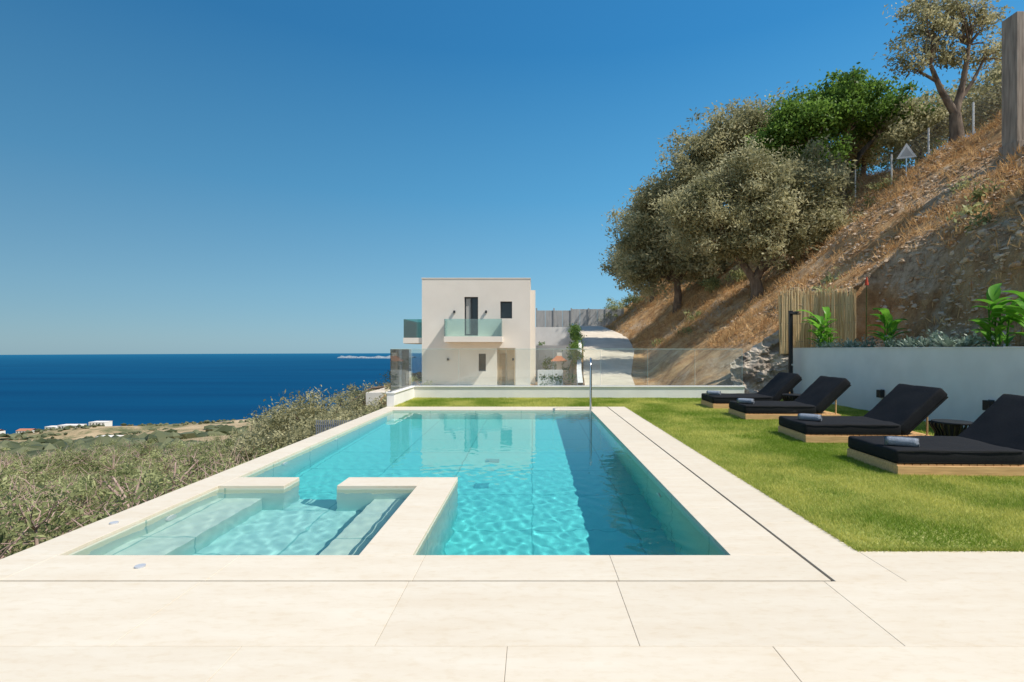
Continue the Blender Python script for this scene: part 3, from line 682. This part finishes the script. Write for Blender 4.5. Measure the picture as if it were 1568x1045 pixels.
B=[(4.62,6.5,-2),(4.66,8.75,-3),(4.82,11.6,-2),(4.85,13.75,-2)]
for x,y,r in B: lounger(x,y,math.radians(r))
def towel(x,y,z,rz):
    T=4.2; n=90; V=[];F=[]
    for s in (-.2,.2):
        for k in range(n):
            t=k/(n-1)*2*math.pi*T; r=.014+.052*(k/(n-1)); rr=r+.0015*math.sin(t*7+s*9)
            V.append((rr*math.cos(t),s+.004*math.sin(t*3),rr*math.sin(t)*.88))
    for k in range(n-1): F.append((k,k+1,n+k+1,n+k))
    ob=mesh_np('rolled_towel',V,F,M_towel,smooth=True); ob.location=(x,y,z); ob.rotation_euler=(0,0,rz)
    m=ob.modifiers.new('s','SOLIDIFY'); m.thickness=.009; m2=ob.modifiers.new('ss','SUBSURF'); m2.levels=1; m2.render_levels=1
for (x,y,r),(dx,dy,a) in zip(B,[(.24,.24,58),(.30,.4,52),(.2,.45,55),(.2,.5,60)]):
    towel(x+dx,y+dy,.325+.060,math.radians(a))
def side_table(x,y):
    e=empty('side_table',(x,y,0))
    cyl('top',(0,0,.42),.28,.03,M_blackp,e,bevel=.008,seg=40); cyl('foot_ring',(0,0,.02),.22,.03,M_blackp,e,seg=40); cyl('core',(0,0,.2),.13,.38,M_blackp,e)
    V=[];F=[]
    for k in range(26):
        a=2*math.pi*k/26; o=len(V)
        for t in np.linspace(0,1,7):
            r=.235-.035*math.cos(math.pi*2*(t-.5))+.035*t; z=.03+.38*t
            for (dr,dw) in ((-.02,-.009),(.015,-.009),(.015,.009),(-.02,.009)):
                V.append(((r+dr)*math.cos(a)-dw*math.sin(a),(r+dr)*math.sin(a)+dw*math.cos(a),z))
        for s in range(6):
            for j in range(4): F.append((o+s*4+j,o+s*4+(j+1)%4,o+s*4+4+(j+1)%4,o+s*4+4+j))
    mesh_np('slats',V,F,M_blackp,e)
side_table(6.80,8.28); side_table(6.75,13.2)

# ------------------------------------------------------------------ pool handrail, shower
T=Tubes(10); xh=1.47
pts=[(xh,12.95,-1.0),(xh,12.95,1.10)]
for k in range(1,9):
    a=math.pi*k/8; pts.append((xh+.10*k/8,13.3-.35*math.cos(a),1.10+.26*math.sin(a)))
pts+=[(xh+.10,13.65,.0)]
T.add(pts,[.021]*len(pts)); e=empty('pool_handrail'); hr=T.make('rail',M_steel,e); cyl('flange',(xh+.10,13.65,.008),.045,.014,M_steel,e)
e=empty('outdoor_shower',(8.38,16.6,0))
box('column',-.05,.05,-.05,.05,0,2.85,M_blackp,e,bevel=.006)
box('arm',-.05,.05,-.42,-.051,2.74,2.80,M_blackp,e,bevel=.004); cyl('rain_head',(0,-.38,2.71),.11,.03,M_blackp,e); cyl('tap',(0,-.07,1.1),.03,.06,M_steel,e,rot=(math.pi/2,0,0))

# ------------------------------------------------------------------ reed fence
def reed(name,a,b,z0,h,n):
    T=Tubes(5)
    for k in range(n):
        t=(k+.5*rng.random())/n; x=a[0]+(b[0]-a[0])*t; y=a[1]+(b[1]-a[1])*t+.02*rng.normal()
        z=z0+ .02*rng.normal(); hh=h*(1+.05*rng.normal()); dx=.03*rng.normal(); r=.011+.006*rng.random()
        T.add([(x,y,z),(x+dx*.5,y+.01*rng.normal(),z+hh*.5),(x+dx,y,z+hh)],[r,r*.95,r*.8])
    ob=T.make(name,M_reed)
    nf=len(ob.data.polygons); val=np.repeat(rng.random(n),nf//n+1)[:nf]
    at=ob.data.attributes.new('var','FLOAT','FACE'); at.data.foreach_set('value',val.astype(np.float32))
    W=Tubes(4)
    for q in (.2,.5,.8): W.add([(a[0],a[1]-.03,z0+h*q),(b[0],b[1]-.03,z0+h*q)],[.006,.006])
    W.make('binding_wire',M_twig,ob)
reed('reed_fence',(8.35,17.3),(9.75,17.3),1.45,2.05,190)
reed('reed_fence',(9.75,17.25),(10.35,16.4),1.45,2.0,150)

# ------------------------------------------------------------------ plants on the planter
def leafblade(V,F,var,base,az,length,width,tilt,droop,tone):
    o=len(V); n=9; p=np.array(base,float); el=tilt
    side=np.array([-math.sin(az),math.cos(az),0])
    for k in range(n):
        t=k/(n-1); w=width*math.sin(math.pi*min(1,max(0,(t-.12)/.88)))**.75*.5+ .008*(1-t)
        up=np.array([-math.sin(el)*math.cos(az),-math.sin(el)*math.sin(az),math.cos(el)])
        for s in (-1,0,1): V.append(tuple(p+side*w*s+up*(abs(s)*w*.35)))
        step=length/(n-1); p=p+step*np.array([math.cos(el)*math.cos(az),math.cos(el)*math.sin(az),math.sin(el)]); el-=droop/(n-1)
    for k in range(n-1):
        for s in range(2): a=o+k*3+s; F.append((a,a+1,a+4,a+3)); var.append(tone+.1*s)
def canna(x,y,z,s,n=13):
    V=[];F=[];var=[]
    e=empty('canna_plant',(x,y,z)); T=Tubes(6)
    for k in range(4):
        sx_,sy_=.12*s*rng.normal(),.12*s*rng.normal(); h=s*(.7+.4*rng.random()); T.add([(sx_,sy_,-.05),(sx_*1.5,sy_*1.5,h)],[.02,.012])
        for j in range(n//3):
            t=.15+.85*j/(n//3-1); leafblade(V,F,var,(sx_*(1+.5*t),sy_*(1+.5*t),h*t),rng.random()*6.28,s*(.55+.2*rng.random()),s*.20,math.radians(55+20*rng.random()),math.radians(55+40*rng.random()),rng.random()*.8)
    mesh_np('leaves',V,F,M_canna,e,var=var,smooth=True); T.make('stems',M_canna,e)
canna(9.25,16.3,1.5,1.0,18); canna(9.3,13.3,1.5,.9,15); canna(9.25,10.15,1.5,.95,18); canna(9.35,9.5,1.5,1.0,18); canna(9.1,15.8,1.5,.55)
def agave(x,y,z,s):
    V=[];F=[];var=[]
    for k in range(26): leafblade(V,F,var,(x,y,z),k*2.4,s*(.8+.3*rng.random()),s*.16,math.radians(15+60*k/26),math.radians(10),rng.random())
    mesh_np('agave_plant',V,F,M_agave,var=var,smooth=True)
for (x,y,s) in [(9.1,12.3,.42),(9.12,11.9,.36),(9.1,11.2,.42),(9.15,10.8,.36),(9.1,14.6,.4),(9.1,12.9,.36)]: agave(x,y,1.55,s)
bl=[(9.2,y,1.70,.3,.4,.2) for y in (16.5,15.6,14.0,12.9,11.5,10.6)]
p,vv,cc=clumps(bl,70,40,.16); foliage('ground_cover',p,vv,.08,.04,M_agave,None,up=.6)
e=empty('red_hot_poker',(10.3,15.8,1.5)); T=Tubes(5); T.add([(0,0,-.1),(.02,0,2.1)],[.014,.009]); T.make('stem',M_green,e); cyl('flower',(.02,0,2.2),.06,.26,M_red,e,r2=.015)

# ------------------------------------------------------------------ vegetation left of the pool
bl=[]
for k in range(300):
    t=rng.random(); y=2.5+48*t**1.4; x=-4.7-rng.random()*(2+y*1.0)
    r=.5+.9*rng.random()
    if x+r>-4.3: x=-4.4-r
    rt=-x/max(y,.1)
    sl=np.interp(rt,[.3,.5,.7,1.0],[.120,.145,.185,.20])
    ztop=min(-.15,1.58-sl*y)+.30*rng.normal()-.1+ .6*r-.42
    zg=float(terr(x,y)); ztop=min(max(ztop,zg+.6),zg+3.6)
    bl.append((x,y,ztop-r*.75,r,r,r*.85))
p,vv,cc=clumps(bl,4200,66,.22)
vv=np.clip(vv*.9+.45*fbm(p[:,0]/1.5,p[:,1]/1.5,3,3)+.05,0,1)
keep=p[:,0]<-4.15; p=p[keep]; vv=vv[keep]
foliage('hillside_shrubs',p,vv,.115,.036,M_scrub,None,up=.3)
T=Tubes(5)
for b_ in bl:
    c=Vector(b_[:3]); g=Vector((b_[0],b_[1],float(terr(b_[0],b_[1]))-.1))
    T.add([g,(g+c)*.5+Vector(rng.normal(size=3)*.1),c],[.07,.05,.025])
    for q in range(9):
        d=Vector(rng.normal(size=3)); d.z=abs(d.z)*.9+.2; d.normalize(); en=c+Vector((d.x*b_[3],d.y*b_[4],d.z*b_[5]))*1.12
        if en.x>-4.2: continue
        T.add([c,(c+en)*.5+Vector(rng.normal(size=3)*.08),en],[.02,.012,.005])
T.make('shrub_branches',M_twig)
for (x,y,s,zt) in [(-11.0,25,1.0,-.35),(-13.2,29,1.0,-1.5),(-9.6,33,1.2,-.2),(-8.0,20.5,.7,-1.0),(-15.8,33,1.0,-2.6),(-8.9,39,1.3,.3),(-10.5,21,.75,-1.8),(-6.6,23,.6,-1.2),(-7.2,27,.8,-.7),(-12,36,1.1,-.9)]:
    zb=gz(x,y); h=zt-zb
    tree('olive_tree',(x,y,zb),[(0,0,h-1.5*s,2.3*s,2.1*s,1.4*s),(1.2*s,0,h-2.4*s,1.8*s,1.8*s,1.4*s),(-1.6*s,0,h-2.6*s,1.8*s,1.8*s,1.3*s)],.3,
      [[(0,0,-.2,.3),(.1,0,h*.3,.22),(0,0,h*.5,.18)]],M_olive,nclump=220,perc=85,cr=.42,l=.17,w=.06,limb=20)
T=Tubes(6)
for (x,y,z) in [(-9.0,11.5,-1.4),(-9.8,14,-1.6)]:
    for k in range(5):
        d=Vector((rng.normal()*.7,rng.normal()*.4,.5)); T.add([(x,y,z-.9),Vector((x,y,z-.5))+d*.3,Vector((x,y,z-.4))+d*.9],[.05,.035,.02])
T.make('cut_branches',M_twig)
e=empty('metal_picket_fence'); bl=[]
for k in range(26): bl.append((-6.55+.06*k*1.0,-6.55+.06*k+.03,15.5,15.53,-2.6,-.55))
bl.append((-6.6,-4.95,15.53,15.56,-.75,-.70)); boxes('pickets',bl,simple('fence_grey',(.25,.26,.28),rough=.5),e)
def far_trees(n):
    y=60+ (900**1)*rng.random(n)**.8; x=-(.15+1.05*rng.random(n))*y-5
    z=terr(x,y); ok=(z>-139)&(fbm(x/60,y/60,3,7)>.0); return x[ok],y[ok],z[ok]
x,y,z=far_trees(6500); S=(1.2+1.5*rng.random(len(x)))
ob=stones('valley_trees',x,y,S,leafmat('far_tree',(.06,.075,.03),(.20,.21,.11)),sink=.3,Z=z)
nf=len(ob.data.polygons); at=ob.data.attributes.new('var','FLOAT','FACE'); at.data.foreach_set('value',np.repeat(rng.random(len(x)),nf//len(x)).astype(np.float32))
X=[];Y=[]
for a in range(26):
    for b_ in range(16):
        X.append(-470+9*a+rng.normal()*.6+b_*2); Y.append(590+12*b_+rng.normal()*.6)
X=np.array(X);Y=np.array(Y);ob=stones('orchard',X,Y,np.full(len(X),2.0),leafmat('orchard_tree',(.06,.075,.03),(.12,.13,.06)),sink=.3)

# ------------------------------------------------------------------ light, sky, camera
sd=Vector((.7,-.3,1)).normalized()
el=math.asin(sd.z); rot=math.atan2(sd.x,sd.y)
ld=bpy.data.lights.new('sun','SUN'); ld.energy=5.0; ld.angle=math.radians(.5); ld.color=(1,.94,.85)
lo=link(bpy.data.objects.new('sun',ld)); lo.rotation_euler=(-sd).to_track_quat('-Z','Y').to_euler(); lo.location=(20,-10,40)
ld.cycles.is_caustics_light=True
wd=bpy.data.worlds.new('World'); SC.world=wd; wd.use_nodes=True; nt=wd.node_tree
bg=nt.nodes['Background']; sk=nt.nodes.new('ShaderNodeTexSky'); sk.sky_type='NISHITA'; sk.sun_disc=False
sk.sun_elevation=el; sk.sun_rotation=rot; sk.altitude=200; sk.air_density=1.0; sk.dust_density=.3; sk.ozone_density=3.0
bg.inputs[1].default_value=.115
tc=N(nt,'ShaderNodeTexCoord'); sp=N(nt,'ShaderNodeSeparateXYZ'); L(nt,tc.outputs['Generated'],sp.inputs[0])
r=N(nt,'ShaderNodeValToRGB'); e_=r.color_ramp.elements
def k10(c): return (c[0]*9.1/5,c[1]*9.1/5,c[2]*9.1/5,1)
stops=[(0,(.175,.385,.520)),(.10,(.145,.370,.530)),(.28,(.058,.275,.495)),(.50,(.013,.170,.400)),(.9,(.010,.12,.34))]
while len(e_)<len(stops): e_.new(.5)
for k,(ps,c) in enumerate(stops): e_[k].position=ps; e_[k].color=k10(c)
L(nt,sp.outputs[2],r.inputs[0])
dx=N(nt,'ShaderNodeMapRange'); dx.inputs['From Min'].default_value=-.75; dx.inputs['From Max'].default_value=.75; dx.inputs['To Min'].default_value=4.2; dx.inputs['To Max'].default_value=8.6
L(nt,sp.outputs[0],dx.inputs[0])
# fill light added: unseen sky behind the camera made brighter and whiter
dy=N(nt,'ShaderNodeMapRange'); dy.inputs['From Min'].default_value=.1; dy.inputs['From Max'].default_value=-.9; dy.inputs['To Min'].default_value=1.0; dy.inputs['To Max'].default_value=1.7
L(nt,sp.outputs[1],dy.inputs[0])
mm=N(nt,'ShaderNodeMath',operation='MULTIPLY'); L(nt,dx.outputs[0],mm.inputs[0]); L(nt,dy.outputs[0],mm.inputs[1])
hz=N(nt,'ShaderNodeMapRange'); hz.inputs['From Min'].default_value=.1; hz.inputs['From Max'].default_value=-.7; hz.inputs['To Min'].default_value=0.0; hz.inputs['To Max'].default_value=.55
L(nt,sp.outputs[1],hz.inputs[0])
hm=N(nt,'ShaderNodeMix',data_type='RGBA'); L(nt,hz.outputs[0],hm.inputs['Factor']); L(nt,r.outputs[0],hm.inputs['A']); hm.inputs['B'].default_value=(.70,.72,.70,1)
ml=N(nt,'ShaderNodeVectorMath',operation='SCALE'); L(nt,hm.outputs['Result'],ml.inputs[0]); L(nt,mm.outputs[0],ml.inputs['Scale'])
mx=N(nt,'ShaderNodeMix',data_type='RGBA'); mx.inputs['Factor'].default_value=.8
L(nt,sk.outputs[0],mx.inputs['A']); L(nt,ml.outputs[0],mx.inputs['B']); L(nt,mx.outputs['Result'],bg.inputs[0])
cd=bpy.data.cameras.new('camera'); cd.lens=18; cd.sensor_width=36; cd.clip_end=60000; cd.clip_start=.05
cd.shift_x=-31/1568; cd.shift_y=12.5/1568
co=link(bpy.data.objects.new('camera',cd)); co.location=(0,0,1.6); co.rotation_euler=(math.pi/2,0,0)
SC.camera=co
SC.view_settings.view_transform='Standard'; SC.view_settings.look='None'; SC.view_settings.exposure=0
print('polys',sum(len(o.data.polygons) for o in bpy.data.objects if o.type=='MESH'))
